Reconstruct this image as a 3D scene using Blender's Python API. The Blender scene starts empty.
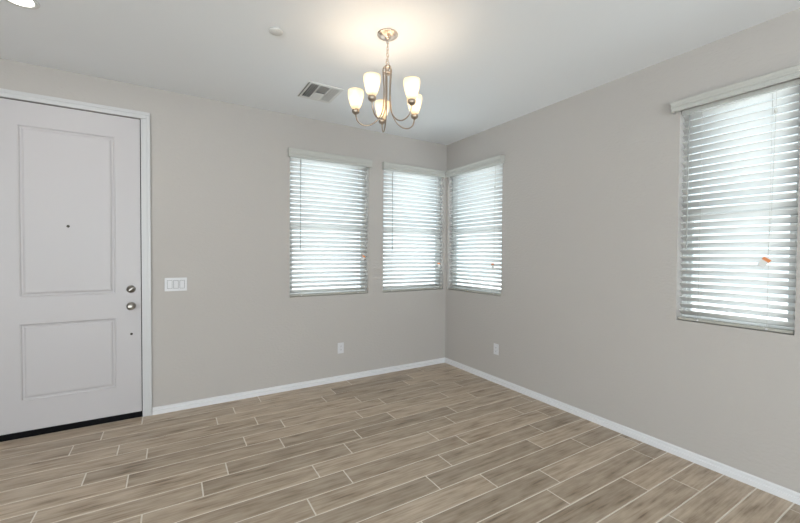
import bpy, bmesh, math, random
from mathutils import Vector, Matrix

S = bpy.context.scene
C = S.collection
PI = math.pi
H = 2.74

# ------------------------------------------------------------------ camera
cam_d = bpy.data.cameras.new('camera')
cam_d.sensor_fit = 'HORIZONTAL'
cam_d.sensor_width = 36.0
cam_d.lens = 378.53 / 800 * 36.0
cam_d.clip_start = 0.05
cam = bpy.data.objects.new('camera', cam_d)
C.objects.link(cam)
yaw, pit, roll = 0.54429, -0.0199967, 0.00641253
fw = Vector((math.sin(yaw) * math.cos(pit), math.cos(yaw) * math.cos(pit), math.sin(pit)))
r0 = Vector((math.cos(yaw), -math.sin(yaw), 0))
u0 = r0.cross(fw)
r1 = r0 * math.cos(roll) + u0 * math.sin(roll)
u1 = u0 * math.cos(roll) - r0 * math.sin(roll)
m = Matrix((r1, u1, -fw)).transposed().to_4x4()
m.translation = Vector((-2.97367, -3.79155, 1.37102))
cam.matrix_world = m
S.camera = cam

# ------------------------------------------------------------------ world, lights, exposure
W = bpy.data.worlds.new('sky')
S.world = W
W.use_nodes = True
nt = W.node_tree
nt.nodes.clear()
wo = nt.nodes.new('ShaderNodeOutputWorld')
bg = nt.nodes.new('ShaderNodeBackground')
ramp = nt.nodes.new('ShaderNodeValToRGB')
sep = nt.nodes.new('ShaderNodeSeparateXYZ')
tc = nt.nodes.new('ShaderNodeTexCoord')
nt.links.new(tc.outputs['Generated'], sep.inputs[0])
nt.links.new(sep.outputs['Z'], ramp.inputs[0])
nt.links.new(ramp.outputs[0], bg.inputs[0])
nt.links.new(bg.outputs[0], wo.inputs[0])
ramp.color_ramp.elements[0].position = 0.0
ramp.color_ramp.elements[0].color = (0.90, 0.95, 1.0, 1)
ramp.color_ramp.elements[1].position = 0.7
ramp.color_ramp.elements[1].color = (0.74, 0.86, 1.0, 1)
bg.inputs[1].default_value = 2.0

S.view_settings.view_transform = 'Standard'
S.view_settings.look = 'None'
S.view_settings.gamma = 1.0
S.view_settings.exposure = 0.0
S.view_settings.use_curve_mapping = False
S.cycles.max_bounces = 10
S.cycles.diffuse_bounces = 6
S.cycles.transparent_max_bounces = 16
S.cycles.caustics_reflective = False
S.cycles.caustics_refractive = False
S.cycles.sample_clamp_indirect = 6.0


def area(name, loc, rot, sx, sy, power, col, spread=PI):
    d = bpy.data.lights.new(name, 'AREA')
    d.shape = 'RECTANGLE'
    d.size, d.size_y = sx, sy
    d.energy = power
    d.color = col
    d.spread = spread
    o = bpy.data.objects.new(name, d)
    C.objects.link(o)
    o.location = loc
    o.rotation_euler = rot
    return o


sd = bpy.data.lights.new('sun', 'SUN')
sd.energy = 11.5
sd.angle = math.radians(1.0)
sd.color = (1.0, 0.97, 0.92)
sun = bpy.data.objects.new('sun', sd)
C.objects.link(sun)
sun.rotation_euler = Vector((-0.20, -0.12, 0.95)).to_track_quat('Z', 'Y').to_euler()

# added fill lamps outside the unseen rear and side openings, tilted up
area('fill_light_rear', (-3.0, -8.35, 1.25), (PI / 2 + 0.45, 0, 0), 4.0, 2.3, 195, (0.95, 0.97, 1.0))
area('fill_light_side', (-6.95, -5.6, 1.25), (PI / 2 + 0.45, 0, -PI / 2), 3.4, 2.3, 190, (0.96, 0.98, 1.0))


# ------------------------------------------------------------------ materials
def mat(name, col, rough=0.5, metal=0.0, spec=0.5):
    m_ = bpy.data.materials.new(name)
    m_.use_nodes = True
    b = m_.node_tree.nodes['Principled BSDF']
    b.inputs['Base Color'].default_value = (*col, 1)
    b.inputs['Roughness'].default_value = rough
    b.inputs['Metallic'].default_value = metal
    b.inputs['Specular IOR Level'].default_value = spec
    return m_


def add_bump(m_, scale, strength, dist=0.002, detail=3.0, stretch=(1, 1, 1), colvar=0.0):
    t = m_.node_tree
    b = t.nodes['Principled BSDF']
    co = t.nodes.new('ShaderNodeTexCoord')
    mp = t.nodes.new('ShaderNodeMapping')
    mp.inputs['Scale'].default_value = stretch
    n = t.nodes.new('ShaderNodeTexNoise')
    n.inputs['Scale'].default_value = scale
    n.inputs['Detail'].default_value = detail
    bp = t.nodes.new('ShaderNodeBump')
    bp.inputs['Strength'].default_value = strength
    bp.inputs['Distance'].default_value = dist
    t.links.new(co.outputs['Object'], mp.inputs[0])
    t.links.new(mp.outputs[0], n.inputs['Vector'])
    t.links.new(n.outputs['Fac'], bp.inputs['Height'])
    t.links.new(bp.outputs[0], b.inputs['Normal'])
    if colvar:
        n2 = t.nodes.new('ShaderNodeTexNoise')
        n2.inputs['Scale'].default_value = 1.3
        n2.inputs['Detail'].default_value = 4
        t.links.new(co.outputs['Object'], n2.inputs['Vector'])
        mr = t.nodes.new('ShaderNodeMapRange')
        mr.inputs['To Min'].default_value = 1 - colvar
        mr.inputs['To Max'].default_value = 1 + colvar
        t.links.new(n2.outputs['Fac'], mr.inputs[0])
        mx = t.nodes.new('ShaderNodeVectorMath')
        mx.operation = 'SCALE'
        mx.inputs[0].default_value = b.inputs['Base Color'].default_value[:3]
        t.links.new(mr.outputs[0], mx.inputs['Scale'])
        t.links.new(mx.outputs[0], b.inputs['Base Color'])


M_wall = mat('wall_paint', (0.455, 0.429, 0.409), 0.75, spec=0.3)
add_bump(M_wall, 34, 0.55, 0.005, 3.0, (1, 1, 1.8), 0.02)
M_ceil = mat('ceiling_paint', (0.79, 0.81, 0.835), 0.85, spec=0.2)
add_bump(M_ceil, 45, 0.3, 0.002, 3.0, (1, 1, 1), 0.015)
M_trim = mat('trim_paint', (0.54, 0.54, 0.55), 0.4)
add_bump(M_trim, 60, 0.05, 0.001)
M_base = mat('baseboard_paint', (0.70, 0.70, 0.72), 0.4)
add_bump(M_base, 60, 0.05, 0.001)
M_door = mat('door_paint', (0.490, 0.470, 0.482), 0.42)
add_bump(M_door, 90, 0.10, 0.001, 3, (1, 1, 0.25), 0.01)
M_black = mat('black_rubber', (0.006, 0.006, 0.007), 0.8, spec=0.1)
M_nickel = mat('brushed_nickel', (0.36, 0.34, 0.31), 0.30, 1.0)
add_bump(M_nickel, 200, 0.06, 0.0005)
M_lampmetal = mat('lamp_nickel', (0.42, 0.35, 0.29), 0.36, 1.0)
add_bump(M_lampmetal, 200, 0.06, 0.0005)
M_canopy = mat('pale_nickel', (0.60, 0.50, 0.42), 0.30, 1.0)
add_bump(M_canopy, 200, 0.06, 0.0005)
M_dark = mat('dark_metal', (0.07, 0.06, 0.05), 0.4, 0.8)
M_plastic = mat('white_plastic', (0.62, 0.62, 0.64), 0.35)
add_bump(M_plastic, 80, 0.03, 0.0005)
M_vinyl = mat('window_vinyl', (0.80, 0.81, 0.80), 0.4)
add_bump(M_vinyl, 80, 0.03, 0.0005)
M_vent = mat('vent_enamel', (0.66, 0.66, 0.65), 0.5)
add_bump(M_vent, 80, 0.03, 0.0005)
M_duct_shade = mat('duct_and_gap_shade', (0.05, 0.05, 0.055), 0.8)  # dark tone for the duct, also painted shade in switch gaps and vent edge
M_valance = mat('valance_vinyl', (0.47, 0.47, 0.445), 0.45)
add_bump(M_valance, 70, 0.05, 0.0005, 3, (0.2, 1, 1))
M_rail = mat('rail_vinyl', (0.40, 0.39, 0.35), 0.45)
add_bump(M_rail, 70, 0.05, 0.0005, 3, (0.2, 1, 1))
M_wand = mat('wand_acrylic', (0.42, 0.43, 0.42), 0.3)
M_cord = mat('cord_fibre', (0.66, 0.66, 0.63), 0.8)
M_orange = mat('tag_orange', (0.75, 0.27, 0.10), 0.6)
M_paper = mat('tag_paper', (0.72, 0.72, 0.72), 0.6)
M_ground = mat('outside_gravel', (0.54, 0.545, 0.55), 0.9)
add_bump(M_ground, 25, 0.6, 0.01, 4, (1, 1, 1), 0.1)

# slats: white faux wood that lets a little light through
M_slat = mat('slat_vinyl', (0.88, 0.89, 0.885), 0.45)
t = M_slat.node_tree
b = t.nodes['Principled BSDF']
tr = t.nodes.new('ShaderNodeBsdfTranslucent')
tr.inputs[0].default_value = (0.90, 0.92, 0.90, 1)
mx = t.nodes.new('ShaderNodeMixShader')
mx.inputs[0].default_value = 0.13
t.links.new(b.outputs[0], mx.inputs[1])
t.links.new(tr.outputs[0], mx.inputs[2])
t.links.new(mx.outputs[0], t.nodes['Material Output'].inputs[0])

# window glass
M_glass = mat('window_glass', (0.9, 0.95, 0.95), 0.02)
t = M_glass.node_tree
t.nodes.remove(t.nodes['Principled BSDF'])
tp = t.nodes.new('ShaderNodeBsdfTransparent')
tp.inputs[0].default_value = (0.93, 0.97, 0.97, 1)
gl = t.nodes.new('ShaderNodeBsdfGlossy')
gl.inputs['Roughness'].default_value = 0.02
fr = t.nodes.new('ShaderNodeFresnel')
mx = t.nodes.new('ShaderNodeMixShader')
gm = t.nodes.new('ShaderNodeNewGeometry')
inv = t.nodes.new('ShaderNodeMath')
inv.operation = 'SUBTRACT'
inv.inputs[0].default_value = 1.0
mul = t.nodes.new('ShaderNodeMath')
mul.operation = 'MULTIPLY'
t.links.new(gm.outputs['Backfacing'], inv.inputs[1])
t.links.new(inv.outputs[0], mul.inputs[0])
t.links.new(fr.outputs[0], mul.inputs[1])
t.links.new(mul.outputs[0], mx.inputs[0])
t.links.new(tp.outputs[0], mx.inputs[1])
t.links.new(gl.outputs[0], mx.inputs[2])
t.links.new(mx.outputs[0], t.nodes['Material Output'].inputs[0])

# frosted lamp glass, lit from within
M_shade = mat('frosted_lamp_glass', (0.95, 0.90, 0.80), 0.4)
t = M_shade.node_tree
b = t.nodes['Principled BSDF']
tr = t.nodes.new('ShaderNodeBsdfTranslucent')
tr.inputs[0].default_value = (1.0, 0.93, 0.80, 1)
mx = t.nodes.new('ShaderNodeMixShader')
mx.inputs[0].default_value = 0.6
t.links.new(b.outputs[0], mx.inputs[1])
t.links.new(tr.outputs[0], mx.inputs[2])
t.links.new(mx.outputs[0], t.nodes['Material Output'].inputs[0])


def emit(name, col, strength):
    m_ = mat(name, col)
    bb = m_.node_tree.nodes['Principled BSDF']
    bb.inputs['Emission Color'].default_value = (*col, 1)
    bb.inputs['Emission Strength'].default_value = strength
    return m_


M_bulb = emit('lamp_bulb_glow', (1.0, 0.88, 0.72), 40.0)
M_down = emit('downlight_lens_glow', (1.0, 0.95, 0.86), 6.0)

# wood-look floor tile
M_tile = mat('wood_look_tile', (0.3, 0.25, 0.2), 0.38, spec=0.4)
t = M_tile.node_tree
b = t.nodes['Principled BSDF']
N = t.nodes.new
at = N('ShaderNodeAttribute'); at.attribute_name = 'tile'
co = N('ShaderNodeTexCoord')
sh = N('ShaderNodeVectorMath'); sh.operation = 'MULTIPLY_ADD'
sh.inputs[1].default_value = (37.0, 0.0, 53.0)
t.links.new(at.outputs['Color'], sh.inputs[0])
t.links.new(co.outputs['Object'], sh.inputs[2])
mp = N('ShaderNodeMapping'); mp.inputs['Scale'].default_value = (0.9, 20.0, 1.0)
t.links.new(sh.outputs[0], mp.inputs[0])
n1 = N('ShaderNodeTexNoise'); n1.inputs['Scale'].default_value = 3.0; n1.inputs['Detail'].default_value = 7
n1.inputs['Roughness'].default_value = 0.62; n1.inputs['Distortion'].default_value = 0.25
t.links.new(mp.outputs[0], n1.inputs['Vector'])
mp2 = N('ShaderNodeMapping'); mp2.inputs['Scale'].default_value = (0.7, 3.0, 1.0)
t.links.new(sh.outputs[0], mp2.inputs[0])
n2 = N('ShaderNodeTexNoise'); n2.inputs['Scale'].default_value = 7.5; n2.inputs['Detail'].default_value = 5
t.links.new(mp2.outputs[0], n2.inputs['Vector'])
mxf = N('ShaderNodeMix'); mxf.data_type = 'FLOAT'; mxf.inputs[0].default_value = 0.5
t.links.new(n1.outputs['Fac'], mxf.inputs[2])
t.links.new(n2.outputs['Fac'], mxf.inputs[3])
rp = N('ShaderNodeValToRGB')
e = rp.color_ramp.elements
e[0].position = 0.34; e[0].color = (0.185, 0.136, 0.090, 1)
e[1].position = 0.67; e[1].color = (0.550, 0.458, 0.358, 1)
k_ = e.new(0.43); k_.color = (0.345, 0.268, 0.196, 1)
k_ = e.new(0.54); k_.color = (0.450, 0.362, 0.276, 1)
t.links.new(mxf.outputs[0], rp.inputs[0])
sp = N('ShaderNodeSeparateColor')
t.links.new(at.outputs['Color'], sp.inputs[0])
mr = N('ShaderNodeMapRange'); mr.inputs['To Min'].default_value = 0.83; mr.inputs['To Max'].default_value = 1.15
t.links.new(sp.outputs['Green'], mr.inputs[0])
sc_ = N('ShaderNodeVectorMath'); sc_.operation = 'SCALE'
t.links.new(rp.outputs[0], sc_.inputs[0])
t.links.new(mr.outputs[0], sc_.inputs['Scale'])
t.links.new(sc_.outputs[0], b.inputs['Base Color'])
bp = N('ShaderNodeBump'); bp.inputs['Strength'].default_value = 0.15; bp.inputs['Distance'].default_value = 0.001
t.links.new(n1.outputs['Fac'], bp.inputs['Height'])
t.links.new(bp.outputs[0], b.inputs['Normal'])
M_grout = mat('grout', (0.74, 0.69, 0.62), 0.85)
add_bump(M_grout, 150, 0.2, 0.001)


# ------------------------------------------------------------------ helpers
def box(bm, x0, x1, y0, y1, z0, z1, mi=0):
    v = [bm.verts.new(p) for p in ((x0, y0, z0), (x1, y0, z0), (x1, y1, z0), (x0, y1, z0),
                                   (x0, y0, z1), (x1, y0, z1), (x1, y1, z1), (x0, y1, z1))]
    for f in ((0, 3, 2, 1), (4, 5, 6, 7), (0, 1, 5, 4), (1, 2, 6, 5), (2, 3, 7, 6), (3, 0, 4, 7)):
        bm.faces.new([v[i] for i in f]).material_index = mi


def bevel_box(bm, x0, x1, y0, y1, z0, z1, w=0.002, seg=2):
    b2 = bmesh.new()
    box(b2, x0, x1, y0, y1, z0, z1)
    bmesh.ops.bevel(b2, geom=list(b2.edges), offset=w, segments=seg, affect='EDGES', profile=0.5)
    merge(bm, b2)


def merge(bm, b2, mtx=None):
    if mtx:
        b2.transform(mtx)
    me = bpy.data.meshes.new('tmp')
    b2.to_mesh(me)
    bm.from_mesh(me)
    bpy.data.meshes.remove(me)
    b2.free()


def lathe(bm, prof, loc=(0, 0, 0), axis='Z', seg=24):
    """prof: (radius, height) pairs, revolved about the axis through loc"""
    rings = []
    L = Vector(loc)

    def P(r, a, h):
        x, y = r * math.cos(a), r * math.sin(a)
        if axis == 'Z':
            return L + Vector((x, y, h))
        return L + Vector((x, -h, y))      # axis Y: height goes into the room (-y)
    for r, h in prof:
        if r < 1e-6:
            rings.append([bm.verts.new(P(0, 0, h))])
        else:
            rings.append([bm.verts.new(P(r, 2 * PI * i / seg, h)) for i in range(seg)])
    for a, c in zip(rings, rings[1:]):
        for i in range(seg):
            j = (i + 1) % seg
            if len(a) == 1 and len(c) == 1:
                continue
            if len(a) == 1:
                f = bm.faces.new((a[0], c[j], c[i]))
            elif len(c) == 1:
                f = bm.faces.new((a[i], a[j], c[0]))
            else:
                f = bm.faces.new((a[i], a[j], c[j], c[i]))
            f.smooth = True


def tube(bm, pts, r, seg=10, closed=False):
    pts = [Vector(p) for p in pts]
    n = len(pts)
    rr = r if isinstance(r, (list, tuple)) else [r] * n
    rings = []
    prev = None
    for i, p in enumerate(pts):
        if closed:
            d = pts[(i + 1) % n] - pts[i - 1]
        else:
            d = pts[min(i + 1, n - 1)] - pts[max(i - 1, 0)]
        d.normalize()
        if prev is None:
            a = Vector((0, 0, 1)) if abs(d.z) < 0.9 else Vector((1, 0, 0))
            nrm = d.cross(a).normalized()
        else:
            nrm = (prev - d * prev.dot(d)).normalized()
        prev = nrm
        bn = d.cross(nrm)
        rings.append([bm.verts.new(p + (nrm * math.cos(2 * PI * k / seg) + bn * math.sin(2 * PI * k / seg)) * rr[i])
                      for k in range(seg)])
    m_ = n if closed else n - 1
    for i in range(m_):
        a, c = rings[i], rings[(i + 1) % n]
        for k in range(seg):
            j = (k + 1) % seg
            bm.faces.new((a[k], a[j], c[j], c[k])).smooth = True
    if not closed:
        bm.faces.new(rings[0][::-1])
        bm.faces.new(rings[-1])


def spline(pts, n=8):
    pts = [Vector(p) for p in pts]
    q = [pts[0]] + pts + [pts[-1]]
    out = []
    for i in range(1, len(q) - 2):
        for k in range(n):
            u = k / n
            p0, p1, p2, p3 = q[i - 1], q[i], q[i + 1], q[i + 2]
            out.append(0.5 * ((2 * p1) + (p2 - p0) * u + (2 * p0 - 5 * p1 + 4 * p2 - p3) * u * u
                              + (3 * p1 - p0 - 3 * p2 + p3) * u ** 3))
    out.append(pts[-1])
    return out


def obj(name, bm, m_, parent=None, fix=True):
    if fix:
        bmesh.ops.recalc_face_normals(bm, faces=list(bm.faces))
    me = bpy.data.meshes.new(name)
    bm.to_mesh(me)
    bm.free()
    for x in (m_ if isinstance(m_, (list, tuple)) else [m_]):
        me.materials.append(x)
    o = bpy.data.objects.new(name, me)
    C.objects.link(o)
    if parent:
        o.parent = parent
    return o


def struct(name, bm, m_, parent=None):
    o = obj(name, bm, m_, parent)
    if parent is None:
        o['kind'] = 'structure'
    return o


def thing(name, label, cat, loc=(0, 0, 0), rz=0.0, group=None):
    o = bpy.data.objects.new(name, None)
    o.empty_display_size = 0.05
    C.objects.link(o)
    o.location = loc
    o.rotation_euler = (0, 0, rz)
    o['label'] = label
    o['category'] = cat
    if group:
        o['group'] = group
    return o


# ------------------------------------------------------------------ structure
X0, Y0 = -6.6, -8.0          # far corner of the room behind the camera
TH = 0.13                    # wall thickness
ZS, ZH = 0.93, 2.36          # window sill and head
DX0, DX1, DZ = -4.105, -3.182, 2.468   # door opening

# floor: grout bed plus tiles, one mesh
random.seed(7)
bm = bmesh.new()
box(bm, X0, 0, Y0, 0, -0.10, -0.0016, 1)
bm.faces.ensure_lookup_table()
tile_attr = [(0, 0, 0)] * len(bm.faces)
known = {0: -3.180, 1: -3.42, 2: -3.57, 3: -3.294, 4: -3.12, 5: -3.43, 6: -3.204, 7: -3.587, 8: -2.824,
         9: -3.11, 10: -2.048, 11: -2.329, 12: -1.633, 13: -1.331, 14: -0.971, 15: -1.10, 16: -0.596,
         17: -0.342, 18: -0.729}
Lt, P, G, B = 0.911, 0.157, 0.0034, 0.0012
k = -1
while True:
    ya = -0.0125 - P * k
    yb = ya - P
    if ya < Y0:
        break
    y1_, y0_ = min(ya - G, -0.001), max(yb + G, Y0)
    if y1_ - y0_ > 0.008:
        j0 = known.get(k, random.random() * Lt)
        j = j0 - Lt * math.ceil((j0 - X0) / Lt)
        while j < 0:
            xa, xb = max(j + G, X0), min(j + Lt - G, -0.001)
            if xb - xa > 0.01:
                v0 = [bm.verts.new(p) for p in ((xa, y0_, -0.002), (xb, y0_, -0.002), (xb, y1_, -0.002), (xa, y1_, -0.002))]
                v1 = [bm.verts.new(p) for p in ((xa + B, y0_ + B, 0), (xb - B, y0_ + B, 0), (xb - B, y1_ - B, 0), (xa + B, y1_ - B, 0))]
                bm.faces.new(v1)
                for q in range(4):
                    bm.faces.new((v0[q], v0[(q + 1) % 4], v1[(q + 1) % 4], v1[q]))
                tile_attr += [(random.random(), random.random(), random.random())] * 5
            j += Lt
    k += 1
me = bpy.data.meshes.new('floor')
bm.to_mesh(me)
bm.free()
me.materials.append(M_tile)
me.materials.append(M_grout)
a_ = me.attributes.new('tile', 'FLOAT_VECTOR', 'FACE')
a_.data.foreach_set('vector', [c for q in tile_attr for c in q])
fl = bpy.data.objects.new('floor', me)
C.objects.link(fl)
fl['kind'] = 'structure'

bm = bmesh.new()
box(bm, X0 - TH, TH, Y0 - TH, TH, H, H + 0.12)
struct('ceiling', bm, M_ceil)


def wall_with_holes(name, a0, a1, holes, place):
    """holes: (a0, a1, z0, z1); place(bm, a0, a1, z0, z1) adds a block"""
    bm = bmesh.new()
    cuts = sorted({a0, a1} | {h[0] for h in holes} | {h[1] for h in holes})
    for p, q in zip(cuts, cuts[1:]):
        mid = (p + q) / 2
        zs = [(h[2], h[3]) for h in holes if h[0] < mid < h[1]]
        z = 0.0 if True else 0
        z = -0.1
        for za, zb in sorted(zs):
            if za > z:
                place(bm, p, q, z, za)
            z = zb
        place(bm, p, q, z, H)
    bmesh.ops.remove_doubles(bm, verts=list(bm.verts), dist=1e-5)
    # drop the inner faces shared by neighbouring blocks
    seen = {}
    for f in list(bm.faces):
        key = tuple(sorted(v.index for v in f.verts))
        seen.setdefault(key, []).append(f)
    bm.verts.index_update()
    seen = {}
    for f in bm.faces:
        seen.setdefault(tuple(sorted(v.index for v in f.verts)), []).append(f)
    dead = [f for fs in seen.values() if len(fs) > 1 for f in fs]
    bmesh.ops.delete(bm, geom=dead, context='FACES_ONLY')
    return struct(name, bm, M_wall)


W1 = (-1.962, 0.872)      # left edge (x), width
W2 = (-0.905, 0.865)
W3 = (-0.035, 0.905)      # left edge (y), width going towards -y
W4 = (-2.553, 0.580)
wall_with_holes('wall_left', X0 - TH, TH,
                [(W1[0], W1[0] + W1[1], ZS, ZH), (W2[0], W2[0] + W2[1], ZS, ZH), (DX0, DX1, -0.1, DZ)],
                lambda bm, p, q, z0, z1: box(bm, p, q, 0, TH, z0, z1))
wall_with_holes('wall_right', Y0 - TH, 0,
                [(W3[0] - W3[1], W3[0], ZS, ZH), (W4[0] - W4[1], W4[0], ZS, ZH)],
                lambda bm, p, q, z0, z1: box(bm, 0, TH, p, q, z0, z1))
wall_with_holes('wall_rear', X0, 0, [(-5.0, -1.0, 0.05, 2.35)],
                lambda bm, p, q, z0, z1: box(bm, p, q, Y0 - TH, Y0, z0, z1))
wall_with_holes('wall_side', Y0, 0, [(-7.3, -3.9, 0.05, 2.35)],
                lambda bm, p, q, z0, z1: box(bm, X0 - TH, X0, p, q, z0, z1))

# ground outside
bm = bmesh.new()
box(bm, -14, 14, -16, 14, -0.30, -0.12)
struct('ground', bm, M_ground)


# baseboards: profiled strip
def baseboard(name, p, q, inward):
    prof = [(0, 0), (0.016, 0), (0.016, 0.028), (0.015, 0.031), (0.007, 0.034), (0.007, 0.043), (0.011, 0.046), (0.011, 0.054), (0.006, 0.061), (0, 0.061)]
    bm = bmesh.new()
    p, q, n = Vector(p), Vector(q), Vector(inward)
    ra = [bm.verts.new(p + n * d + Vector((0, 0, z))) for d, z in prof]
    rb = [bm.verts.new(q + n * d + Vector((0, 0, z))) for d, z in prof]
    for i in range(len(prof)):
        j = (i + 1) % len(prof)
        bm.faces.new((ra[i], ra[j], rb[j], rb[i]))
    bm.faces.new(ra)
    bm.faces.new(rb[::-1])
    struct(name, bm, M_base)


baseboard('baseboard_left', (-3.113, 0, 0), (0, 0, 0), (0, -1, 0))
baseboard('baseboard_far_left', (X0, 0, 0), (-4.175, 0, 0), (0, -1, 0))
baseboard('baseboard_right', (0, -0.014, 0), (0, Y0, 0), (-1, 0, 0))
baseboard('baseboard_rear', (X0, Y0, 0), (-5.0, Y0, 0), (0, 1, 0))
baseboard('baseboard_side', (X0, -3.9, 0), (X0, -0.014, 0), (1, 0, 0))

# door casing and jamb
bm = bmesh.new()
cw = 0.066
for s, xi in ((-1, DX0), (1, DX1)):
    a, b_ = sorted((xi + s * 0.001, xi + s * cw))
    bevel_box(bm, a, b_, -0.014, 0, 0, DZ + 0.0, 0.003)
    a, b_ = sorted((xi + s * 0.040, xi + s * cw))
    bevel_box(bm, a, b_, -0.019, -0.012, 0, DZ + 0.030, 0.003)
bevel_box(bm, DX0 - cw, DX1 + cw, -0.014, 0, DZ + 0.001, DZ + 0.056, 0.003)
bevel_box(bm, DX0 - cw, DX1 + cw, -0.019, -0.012, DZ + 0.030, DZ + 0.056, 0.003)
box(bm, DX0, DX1, 0.052, TH, DZ - 0.02, DZ)
box(bm, DX0, DX0 + 0.02, 0.052, TH, 0, DZ)
box(bm, DX1 - 0.02, DX1, 0.052, TH, 0, DZ)
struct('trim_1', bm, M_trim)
bm = bmesh.new()
box(bm, DX0, DX1, 0.046, TH + 0.02, -0.10, 0.012)
struct('trim_2', bm, M_black)

# door slab with two moulded panels
SX0, SX1, SZ0, SZ1 = DX0 + 0.004, DX1 - 0.006, 0.046, DZ - 0.006
FY = 0.004
bm = bmesh.new()
panels = [(-3.925, -3.352, 1.033, 2.297), (-3.925, -3.352, 0.266, 0.842)]
xs = [SX0, -3.925, -3.352, SX1]
zs = [SZ0, 0.266, 0.842, 1.033, 2.297, SZ1]
for i in range(3):
    for j in range(5):
        if i == 1 and j in (1, 3):
            continue
        bm.faces.new([bm.verts.new(p) for p in ((xs[i], FY, zs[j]), (xs[i + 1], FY, zs[j]), (xs[i + 1], FY, zs[j + 1]), (xs[i], FY, zs[j + 1]))])
steps = [(0, 0), (0.004, -0.002), (0.010, 0.000), (0.014, 0.007), (0.024, 0.008), (0.030, 0.004), (0.036, 0.0015), (0.040, 0.001)]
for (a, b_, c, d) in panels:
    loops = []
    for ins, dep in steps:
        loops.append([bm.verts.new(p) for p in ((a + ins, FY + dep, c + ins), (b_ - ins, FY + dep, c + ins), (b_ - ins, FY + dep, d - ins), (a + ins, FY + dep, d - ins))])
    for l0, l1 in zip(loops, loops[1:]):
        for q in range(4):
            bm.faces.new((l0[q], l0[(q + 1) % 4], l1[(q + 1) % 4], l1[q]))
    bm.faces.new(loops[-1])
for ax in ((SX0, SX0), (SX1, SX1)):
    bm.faces.new([bm.verts.new(p) for p in ((ax[0], FY, SZ0), (ax[0], FY + 0.044, SZ0), (ax[0], FY + 0.044, SZ1), (ax[0], FY, SZ1))])
bm.faces.new([bm.verts.new(p) for p in ((SX0, FY, SZ1), (SX1, FY, SZ1), (SX1, FY + 0.044, SZ1), (SX0, FY + 0.044, SZ1))])
bm.faces.new([bm.verts.new(p) for p in ((SX0, FY, SZ0), (SX1, FY, SZ0), (SX1, FY + 0.044, SZ0), (SX0, FY + 0.044, SZ0))])
bm.faces.new([bm.verts.new(p) for p in ((SX0, FY + 0.044, SZ0), (SX1, FY + 0.044, SZ0), (SX1, FY + 0.044, SZ1), (SX0, FY + 0.044, SZ1))])
bmesh.ops.remove_doubles(bm, verts=list(bm.verts), dist=1e-5)
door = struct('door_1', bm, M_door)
bm = bmesh.new()
bevel_box(bm, SX0, SX1, FY + 0.006, FY + 0.042, 0.002, 0.046, 0.002)
obj('door_sweep', bm, M_black, door)
bm = bmesh.new()
box(bm, SX1 + 0.0005, DX1 - 0.0003, FY + 0.012, FY + 0.040, 0.002, DZ - 0.0003)
box(bm, DX0 + 0.0003, SX0 - 0.0005, FY + 0.012, FY + 0.040, 0.002, DZ - 0.0003)
box(bm, SX0, SX1, FY + 0.012, FY + 0.040, SZ1 + 0.0005, DZ - 0.0003)
obj('door_gap_shade', bm, M_black, door)  # black strips filling the door gap, standing for the shade in it
# hardware
bm = bmesh.new()
lathe(bm, [(0, 0), (0.031, 0), (0.031, 0.004), (0.027, 0.010), (0.018, 0.012), (0.018, 0.016), (0, 0.016)], (-3.255, FY, 1.068), 'Y')
db = obj('deadbolt', bm, M_nickel, door)
bm = bmesh.new()
b2 = bmesh.new()
bevel_box(b2, -0.019, 0.019, -0.012, 0.0, -0.006, 0.006, 0.003)
b2.transform(Matrix.Rotation(-0.7, 4, 'Y'))
merge(bm, b2, Matrix.Translation((-3.255, FY - 0.016, 1.068)))
obj('thumb_turn', bm, M_nickel, db)
bm = bmesh.new()
lathe(bm, [(0, 0), (0.032, 0), (0.032, 0.004), (0.026, 0.010), (0.013, 0.014), (0.012, 0.030), (0.020, 0.036), (0.027, 0.046),
           (0.028, 0.056), (0.023, 0.065), (0.012, 0.069), (0, 0.070)], (-3.255, FY, 0.930), 'Y')
kn = obj('door_knob', bm, M_nickel, door)
bm = bmesh.new()
lathe(bm, [(0, 0), (0.010, 0), (0.010, 0.002), (0.007, 0.004), (0.004, 0.0035), (0, 0.002)], (-3.645, FY, 1.566), 'Y', 16)
obj('peephole', bm, M_dark, door)
bm = bmesh.new()
lathe(bm, [(0, 0), (0.009, 0), (0.009, 0.003), (0.006, 0.006), (0, 0.006)], (-3.254, FY, 0.699), 'Y', 16)
obj('latch_button', bm, M_dark, door)
bm = bmesh.new()
bevel_box(bm, DX1 - 0.0042, DX1 + 0.0005, -0.010, 0.012, 0.900, 0.960, 0.0005)
obj('strike_plate', bm, M_dark, door)


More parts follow.
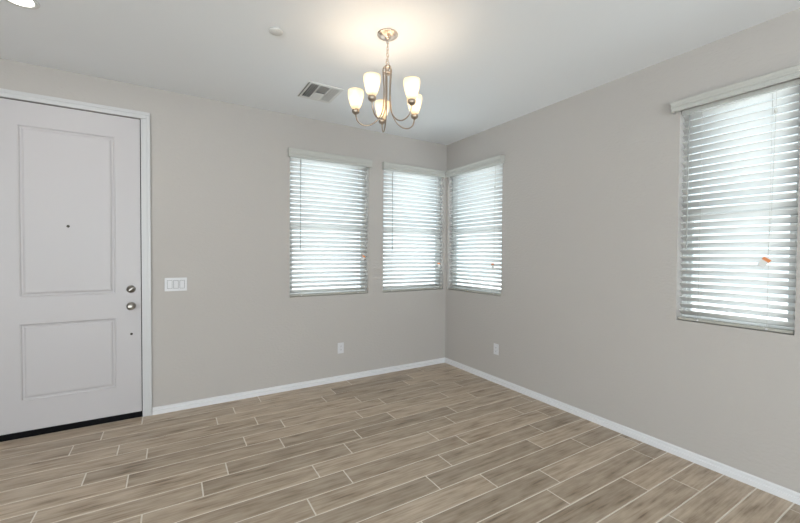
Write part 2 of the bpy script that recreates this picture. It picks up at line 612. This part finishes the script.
# ------------------------------------------------------------------ windows
def window(name, loc, rz, w):
    """vinyl single-hung window in its opening; u = along wall, v = outward"""
    root = bpy.data.objects.new(name, None)
    C.objects.link(root)
    root.location = loc
    root.rotation_euler = (0, 0, rz)
    root['kind'] = 'structure'
    hgt = ZH - ZS
    f = 0.026
    v0, v1 = 0.080, TH
    bm = bmesh.new()
    box(bm, 0, f, v0, v1, 0, hgt)
    box(bm, w - f, w, v0, v1, 0, hgt)
    box(bm, f, w - f, v0, v1, 0, f)
    box(bm, f, w - f, v0, v1, hgt - f, hgt)
    obj('window_frame', bm, M_vinyl, root)
    zm = 0.705
    bm = bmesh.new()
    box(bm, f, w - f, v0 + 0.008, v1 - 0.012, zm, zm + 0.048)
    obj('meeting_rail', bm, M_vinyl, root)
    bm = bmesh.new()
    s = 0.024
    box(bm, f, f + s, v0 + 0.010, v0 + 0.036, f, zm)
    box(bm, w - f - s, w - f, v0 + 0.010, v0 + 0.036, f, zm)
    box(bm, f + s, w - f - s, v0 + 0.010, v0 + 0.036, f, f + s)
    sash = obj('sash', bm, M_vinyl, root)
    bm = bmesh.new()
    box(bm, f + s, w - f - s, v0 + 0.020, v0 + 0.025, f + s, zm)
    obj('pane', bm, M_glass, sash)
    bm = bmesh.new()
    box(bm, f, w - f, v0 + 0.038, v0 + 0.043, zm + 0.048, hgt - f)
    obj('pane', bm, M_glass, root)
    return root


RR = -PI / 2
window('window_1', (W1[0], 0, ZS), 0, W1[1])
window('window_2', (W2[0], 0, ZS), 0, W2[1])
window('window_3', (0, W3[0], ZS), RR, W3[1])
window('window_4', (0, W4[0], ZS), RR, W4[1])

# unseen glazed openings behind the camera, added to let fill light in
for nm, loc, rz, w in (('added_window_5', (-1.0, Y0, 0.05), PI, 4.0), ('added_window_6', (X0, -7.3, 0.05), PI / 2, 3.4)):
    root = bpy.data.objects.new(nm, None)
    C.objects.link(root)
    root.location = loc
    root.rotation_euler = (0, 0, rz)
    root['kind'] = 'structure'
    bm = bmesh.new()
    for a, b_, c, d in ((0, 0.05, 0, 2.3), (w - 0.05, w, 0, 2.3), (w / 2 - 0.03, w / 2 + 0.03, 0.05, 2.25), (0.05, w - 0.05, 0, 0.05), (0.05, w - 0.05, 2.25, 2.3)):
        box(bm, a, b_, 0.04, 0.12, c, d)
    obj('window_frame', bm, M_vinyl, root)
    bm = bmesh.new()
    box(bm, 0.05, w / 2 - 0.03, 0.075, 0.080, 0.05, 2.25)
    box(bm, w / 2 + 0.03, w - 0.05, 0.075, 0.080, 0.05, 2.25)
    obj('pane', bm, M_glass, root)


# ------------------------------------------------------------------ blinds
SLAT_TILT = math.radians(-38)   # room-side edge up


def blind(label, loc, rz, w, left_over, right_over, left_ret, right_ret, wand_u, cord_u, knob_z, tag_z, tag_u, tag_rot, vz=(2.320, 2.402)):
    """local frame: u (x) along the wall from the opening's left edge, v (y) outward, z up from the sill"""
    root = thing('window_blind', label, 'blind', loc, rz, 'white slatted window blinds')
    v0, v1 = vz[0] - ZS, vz[1] - ZS
    # valance with routed face
    a, b_ = -left_over, w + right_over
    bm = bmesh.new()
    prof = [(-0.043, v0), (-0.052, v0), (-0.055, v0 + 0.004), (-0.055, v0 + 0.016), (-0.049, v0 + 0.020), (-0.049, v0 + 0.027),
            (-0.055, v0 + 0.032), (-0.055, v1 - 0.024), (-0.059, v1 - 0.018), (-0.062, v1 - 0.005), (-0.058, v1), (-0.043, v1)]
    ra = [bm.verts.new((a, y, z)) for y, z in prof]
    rb = [bm.verts.new((b_, y, z)) for y, z in prof]
    for i in range(len(prof)):
        j = (i + 1) % len(prof)
        bm.faces.new((ra[i], ra[j], rb[j], rb[i]))
    bm.faces.new(ra)
    bm.faces.new(rb[::-1])
    if left_ret:
        box(bm, a, a + 0.010, -0.043, -0.001, v0, v1)
    if right_ret:
        box(bm, b_ - 0.010, b_, -0.043, -0.001, v0, v1)
    obj('valance', bm, M_valance, root)
    # head rail
    bm = bmesh.new()
    bevel_box(bm, 0.006, w - 0.006, 0.010, 0.060, 2.330 - ZS, 2.358 - ZS, 0.002)
    obj('head_rail', bm, M_valance, root)
    # slats: one mesh
    bm = bmesh.new()
    z_top, z_bot = 2.308 - ZS, 0.985 - ZS
    n = 30
    vc = 0.036
    for i in range(n):
        zc = z_top + (z_bot - z_top) * i / (n - 1)
        tlt = SLAT_TILT + random.uniform(-0.02, 0.02)
        hw, th = 0.025, 0.0014
        top, bot = [], []
        for q in range(5):
            s_ = -1 + q / 2.0                      # -1 room side, +1 outside
            crown = 0.0022 * (1 - s_ * s_)
            for lst, o_ in ((top, crown + th), (bot, crown - th)):
                yy, zz = s_ * hw, o_
                lst.append((vc + yy * math.cos(tlt) - zz * math.sin(tlt), zc + yy * math.sin(tlt) + zz * math.cos(tlt)))
        ring = top + bot[::-1]
        ua, ub = 0.011, w - 0.011
        A = [bm.verts.new((ua, y, z)) for y, z in ring]
        Bv = [bm.verts.new((ub, y, z)) for y, z in ring]
        m_ = len(ring)
        for q in range(m_):
            bm.faces.new((A[q], A[(q + 1) % m_], Bv[(q + 1) % m_], Bv[q])).smooth = (q not in (4, 9))
        bm.faces.new(A)
        bm.faces.new(Bv[::-1])
    obj('slats', bm, M_slat, root)
    # bottom rail
    bm = bmesh.new()
    bevel_box(bm, 0.007, w - 0.007, 0.012, 0.060, 0.004, 0.022, 0.004)
    rl = obj('bottom_rail', bm, M_rail, root)
    for u in (0.12, w - 0.12):
        bm = bmesh.new()
        lathe(bm, [(0, -0.001), (0.006, 0), (0.006, 0.002), (0, 0.0025)], (u, 0.012, 0.013), 'Y', 12)
        obj('cord_plug', bm, M_plastic, rl)
    # ladder cords, front and back
    for u in (0.12, w - 0.12):
        bm = bmesh.new()
        for v in (0.0185, 0.0535):
            tube(bm, [(u, v, 0.022), (u, v, 2.318 - ZS)], 0.0011, 6)
        obj('ladder_cord', bm, M_cord, root)
    # tilt wand
    if wand_u is not None:
        bm = bmesh.new()
        tube(bm, [(wand_u, 0.008, 2.318 - ZS), (wand_u, 0.006, 1.46 - ZS)], 0.0032, 6)
        tube(bm, [(wand_u, 0.006, 1.46 - ZS), (wand_u, 0.006, 1.415 - ZS)], 0.0046, 6)
        obj('tilt_wand', bm, M_wand, root)
    # lift cord with its equalizer and warning tag
    bm = bmesh.new()
    cl = spline([(cord_u, 0.012, 2.318 - ZS), (cord_u, 0.008, knob_z - ZS), ((cord_u * 2 + tag_u) / 3, 0.004, (knob_z * 0.4 + tag_z * 0.6) - ZS), (tag_u, 0.002, tag_z + 0.018 - ZS)], 6)
    tube(bm, cl, 0.0012, 6)
    lc = obj('lift_cord', bm, M_cord, root)
    bm = bmesh.new()
    lathe(bm, [(0, -0.014), (0.006, -0.014), (0.0085, -0.006), (0.0075, 0.008), (0.003, 0.014), (0, 0.014)], (cord_u, 0.008, knob_z - ZS), 'Z', 12)
    obj('cord_knob', bm, M_cord, lc)
    bm = bmesh.new()
    b2 = bmesh.new()
    bevel_box(b2, -0.017, 0.017, -0.001, 0.001, -0.052, 0.0, 0.0006, 1)
    b2.transform(Matrix.Rotation(tag_rot, 4, 'Y'))
    merge(bm, b2, Matrix.Translation((tag_u, -0.001, tag_z + 0.010 - ZS)))
    tg = obj('warning_tag', bm, M_paper, lc)
    bm = bmesh.new()
    b2 = bmesh.new()
    bevel_box(b2, -0.020, 0.020, -0.003, -0.001, -0.014, 0.004, 0.0006, 1)
    b2.transform(Matrix.Rotation(tag_rot, 4, 'Y'))
    merge(bm, b2, Matrix.Translation((tag_u, -0.001, tag_z + 0.010 - ZS)))
    obj('tag_header', bm, M_orange, tg)
    return root


blind('white slatted blind on the window nearest the door, with wall on both sides', (W1[0], 0, ZS), 0, W1[1],
      0.022, 0.016, True, True, 0.109, W1[1] - 0.030, 2.19, 1.335, W1[1] - 0.055, 0.5)
blind('white slatted blind just left of the room corner, middle of three together', (W2[0], 0, ZS), 0, W2[1],
        0.022, -0.0240, True, False, 0.125, W2[1] - 0.080, 2.20, 1.250, W2[1] - 0.074, 0.0)
blind('white slatted blind just right of the room corner, orange-topped tag hanging straight', (0, W3[0], ZS), RR, W3[1],
      -0.006, 0.030, False, True, 0.075, W3[1] - 0.115, 2.10, 1.262, W3[1] - 0.125, 0.0)
blind('white slatted blind on the right wall at the picture edge, largest in view', (0, W4[0], ZS), RR, W4[1],
      0.032, 0.040, True, True, 0.050, 0.478, 2.21, 1.345, 0.460, 0.65, (2.345, 2.412))


# ------------------------------------------------------------------ switch and outlets
def plate(name, label, cat, loc, rz, w, h, group=None):
    root = thing(name, label, cat, loc, rz, group)
    bm = bmesh.new()
    bevel_box(bm, -w / 2, w / 2, -0.006, 0, -h / 2, h / 2, 0.0025)
    obj('wall_plate', bm, M_plastic, root)
    return root


sw = plate('light_switch', 'white triple rocker light switch plate right of the entry door', 'light switch', (-2.9375, 0, 1.0965), 0, 0.166, 0.115)
bm = bmesh.new()
for i in range(3):
    box(bm, (i - 1) * 0.046 - 0.0185, (i - 1) * 0.046 + 0.0185, -0.0066, -0.0055, -0.035, 0.035)  # dark boxes painted as the shade in the gaps around the rockers
obj('rocker_gap_shade', bm, M_duct_shade, sw)
for i in range(3):
    bm = bmesh.new()
    b2 = bmesh.new()
    bevel_box(b2, -0.0165, 0.0165, -0.004, 0.001, -0.033, 0.033, 0.001)
    b2.transform(Matrix.Rotation(0.07 if i else -0.07, 4, 'X'))
    merge(bm, b2, Matrix.Translation(((i - 1) * 0.046, -0.0075, 0)))
    obj('rocker', bm, M_plastic, sw)
for lab, loc, rz in (('white duplex power outlet low on the wall with the entry door', (-1.418, 0, 0.357), 0),
                     ('white duplex power outlet low on the right wall near the corner', (0, -0.880, 0.359), RR)):
    ol = plate('power_outlet', lab, 'power outlet', loc, rz, 0.070, 0.115, 'duplex power outlets')
    for s in (-1, 1):
        bm = bmesh.new()
        bevel_box(bm, -0.017, 0.017, -0.0085, -0.005, s * 0.0195 - 0.014, s * 0.0195 + 0.014, 0.002)
        rc = obj('socket', bm, M_plastic, ol)
        bm = bmesh.new()
        box(bm, -0.0075, -0.0052, -0.0088, -0.0084, s * 0.0195 - 0.003, s * 0.0195 + 0.006)
        box(bm, 0.0052, 0.0075, -0.0088, -0.0084, s * 0.0195 - 0.003, s * 0.0195 + 0.006)
        lathe(bm, [(0, 0), (0.0022, 0), (0.0022, 0.0004), (0, 0.0004)], (0, -0.0084, s * 0.0195 - 0.008), 'Y', 8)
        obj('socket_slots', bm, M_dark, rc)

# ------------------------------------------------------------------ ceiling vent
vx0, vx1, vy0, vy1 = -2.030, -1.735, -0.825, -0.490
vc_ = ((vx0 + vx1) / 2, (vy0 + vy1) / 2)
vent = thing('air_vent', 'white three-way louvred air vent in the ceiling left of the chandelier', 'air vent', (vc_[0], vc_[1], H))
hx, hy = (vx1 - vx0) / 2, (vy1 - vy0) / 2
bm = bmesh.new()
fw_ = 0.028
box(bm, -hx, -hx + fw_, -hy, hy, -0.007, -0.0005)
box(bm, hx - fw_, hx, -hy, hy, -0.007, -0.0005)
box(bm, -hx + fw_, hx - fw_, -hy, -hy + fw_, -0.007, -0.0005)
box(bm, -hx + fw_, hx - fw_, hy - fw_, hy, -0.007, -0.0005)
for xd in (-hx + fw_ + 0.072, hx - fw_ - 0.072):
    box(bm, xd - 0.005, xd + 0.005, -hy + fw_, hy - fw_, -0.009, -0.0008)
obj('vent_frame', bm, M_vent, vent)
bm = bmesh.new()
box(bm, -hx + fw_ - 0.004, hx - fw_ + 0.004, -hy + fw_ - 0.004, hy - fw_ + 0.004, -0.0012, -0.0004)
box(bm, -hx + 0.004, -hx + 0.011, -hy + 0.012, hy - 0.012, -0.0080, -0.0060)  # dark strip painted as the shadow line along the register's left edge
obj('duct_and_shadow_line', bm, M_duct_shade, vent)


def louvre(p0, p1, tilt_dir):
    """thin tilted blade hanging below the ceiling from p0 to p1"""
    bm = bmesh.new()
    d = (Vector((p1[0] - p0[0], p1[1] - p0[1], 0))).normalized()
    n = Vector((-d.y, d.x, 0)) * tilt_dir
    a, b_ = Vector((p0[0], p0[1], -0.0015)), Vector((p1[0], p1[1], -0.0015))
    q = [a, b_, b_ + n * 0.009 + Vector((0, 0, -0.007)), a + n * 0.009 + Vector((0, 0, -0.007))]
    tk = Vector((0, 0, -0.0008)) + n * -0.0008
    v = [bm.verts.new(p) for p in q] + [bm.verts.new(p + tk) for p in q]
    for f in ((0, 1, 2, 3), (7, 6, 5, 4), (0, 4, 5, 1), (1, 5, 6, 2), (2, 6, 7, 3), (3, 7, 4, 0)):
        bm.faces.new([v[i] for i in f])
    obj('louvre', bm, M_vent, vent)


for k in range(4):
    x = -hx + fw_ + 0.004 + k * 0.0175
    louvre((x, -hy + fw_), (x, hy - fw_), 1)
    x = hx - fw_ - 0.004 - k * 0.0175
    louvre((x, -hy + fw_), (x, hy - fw_), -1)
xa, xb = -hx + fw_ + 0.078, hx - fw_ - 0.078
for k in range(9):
    y = -hy + fw_ + 0.008 + k * 0.015
    louvre((xa, y), (xb, y), -1)
for k in range(9):
    y = hy - fw_ - 0.004 - k * 0.015
    louvre((xa, y), (xb, y), 1)

# ------------------------------------------------------------------ small ceiling cover
bm = bmesh.new()
lathe(bm, [(0, -0.014), (0.038, -0.014), (0.0405, -0.012), (0.0405, -0.009), (0.034, -0.008), (0.034, 0), (0, 0)], (0, 0, 0), 'Z', 32)
sc0 = obj('sprinkler_cover', bm, M_vent)
sc0.location = (-2.415, -1.381, H)
sc0['label'] = 'small round white sprinkler cover plate on the bare ceiling'
sc0['category'] = 'sprinkler cover'


# ------------------------------------------------------------------ recessed downlights
def downlight(loc, label, group=None):
    root = thing('recessed_downlight', label, 'ceiling light', loc, 0, group)
    bm = bmesh.new()
    lathe(bm, [(0.062, -0.003), (0.066, -0.006), (0.080, -0.005), (0.084, 0.0), (0.062, 0.0), (0.062, -0.003)], (0, 0, 0), 'Z', 36)
    obj('trim_ring', bm, M_vent, root)
    bm = bmesh.new()
    lathe(bm, [(0, -0.004), (0.061, -0.003), (0.061, -0.0005), (0, -0.0005)], (0, 0, 0), 'Z', 36)
    obj('lens', bm, M_down, root)
    d = bpy.data.lights.new('downlight_lamp', 'AREA')
    d.shape = 'DISK'
    d.size = 0.13
    d.energy = 3.5
    d.color = (1.0, 0.95, 0.88)
    o = bpy.data.objects.new('downlight_lamp', d)
    C.objects.link(o)
    o.parent = root
    o.location = (0, 0, -0.010)


downlight((-3.672, -0.937, H), 'round recessed ceiling downlight glowing above the entry door')
for p in ((-4.9, -3.2), (-1.6, -6.2), (-4.9, -6.2)):  # unseen downlights added behind the camera as extra room light
    downlight((p[0], p[1], H), 'unseen round ceiling downlight added in the part of the room behind', 'added downlights behind the camera')

# ------------------------------------------------------------------ chandelier
CX, CY, R_, PH, ZC = -1.81, -1.703, 0.201, 2.4906, 2.262
ch = thing('chandelier', 'five-arm brushed nickel chandelier with lit frosted glass shades hanging from the ceiling', 'chandelier', (CX, CY, H))
bm = bmesh.new()
lathe(bm, [(0, 0), (0.064, 0), (0.065, -0.005), (0.062, -0.009), (0.052, -0.009), (0.049, -0.013), (0.040, -0.018), (0.026, -0.021), (0.014, -0.022), (0.012, -0.030), (0.007, -0.034), (0, -0.034)], (0, 0, 0), 'Z', 36)
obj('ceiling_canopy', bm, M_canopy, ch)
# chain links, one mesh each
zt = -0.037
nl = 7
for i in range(nl):
    bm = bmesh.new()
    zc = zt - 0.012 - i * 0.0195
    pts = []
    for q in range(16):
        a = 2 * PI * q / 16
        x, z = 0.0068 * math.cos(a), 0.0085 * math.sin(a) + (0.005 if math.sin(a) > 0 else -0.005)
        pts.append((x, 0, zc + z) if i % 2 == 0 else (0, x, zc + z))
    tube(bm, pts, 0.0019, 8, True)
    obj('chain_link', bm, M_canopy, ch)
# wire threaded through the chain
bm = bmesh.new()
pts = []
for q in range(40):
    u = q / 39
    a = u * 6 * PI
    pts.append((0.010 * math.cos(a) * (0.3 + u), 0.010 * math.sin(a) * (0.3 + u), -0.036 - u * 0.150))
tube(bm, pts, 0.0017, 6)
obj('power_wire', bm, M_cord, ch)
# top loop and collar that gathers the arms
bm = bmesh.new()
z0 = 2.563 - H
tube(bm, [(0.011 * math.cos(2 * PI * q / 20), 0, z0 + 0.012 * math.sin(2 * PI * q / 20)) for q in range(20)], 0.0025, 8, True)
lathe(bm, [(0, z0 - 0.012), (0.006, z0 - 0.012), (0.012, z0 - 0.018), (0.020, z0 - 0.024), (0.022, z0 - 0.030), (0.010, z0 - 0.034), (0.008, z0 - 0.052),
           (0.020, z0 - 0.056), (0.024, z0 - 0.060), (0.024, z0 - 0.068), (0.016, z0 - 0.074), (0, z0 - 0.074)], (0, 0, 0), 'Z', 24)
obj('collar', bm, M_canopy, ch)
zc = ZC - H
for k in range(5):
    a = PH + k * 2 * PI / 5
    ca, sa = math.cos(a), math.sin(a)

    def pr(r, z):
        return (r * ca, r * sa, z)
    pts = spline([pr(0.012, 2.545 - H), pr(0.027, 2.528 - H), pr(0.026, 2.485 - H), pr(0.021, 2.40 - H), pr(0.023, 2.32 - H), pr(0.034, 2.255 - H), pr(0.068, 2.205 - H),
                  pr(0.115, 2.180 - H), pr(0.160, 2.185 - H), pr(0.190, 2.212 - H), pr(R_, zc - 0.010)], 8)
    bm = bmesh.new()
    tube(bm, pts, 0.0042, 10)
    arm = obj('arm', bm, M_lampmetal, ch)
    bm = bmesh.new()
    L = (R_ * ca, R_ * sa, zc)
    lathe(bm, [(0, -0.014), (0.007, -0.014), (0.009, -0.010), (0.018, -0.006), (0.0235, 0.002), (0.0245, 0.012), (0.022, 0.018), (0.012, 0.019), (0.012, 0.040), (0, 0.040)], L, 'Z', 24)
    obj('socket_cup', bm, M_lampmetal, arm)
    bm = bmesh.new()
    lathe(bm, [(0.012, 0.0195), (0.022, 0.020), (0.027, 0.029), (0.036, 0.054), (0.044, 0.084), (0.0490, 0.110), (0.0500, 0.125), (0.0480, 0.137),
               (0.0455, 0.137), (0.0470, 0.125), (0.0460, 0.110), (0.041, 0.084), (0.033, 0.055), (0.024, 0.031), (0.012, 0.023)], L, 'Z', 32)
    obj('glass_shade', bm, M_shade, arm)
    bm = bmesh.new()
    lathe(bm, [(0, 0.038), (0.009, 0.040), (0.012, 0.055), (0.017, 0.072), (0.017, 0.084), (0.011, 0.096), (0, 0.100)], L, 'Z', 20)
    obj('light_bulb', bm, M_bulb, arm)
    d = bpy.data.lights.new('chandelier_lamp', 'POINT')
    d.energy = 1.0
    d.color = (1.0, 0.76, 0.53)
    d.shadow_soft_size = 0.018
    o = bpy.data.objects.new('chandelier_lamp', d)
    C.objects.link(o)
    o.parent = ch
    o.location = (L[0], L[1], L[2] + 0.108)
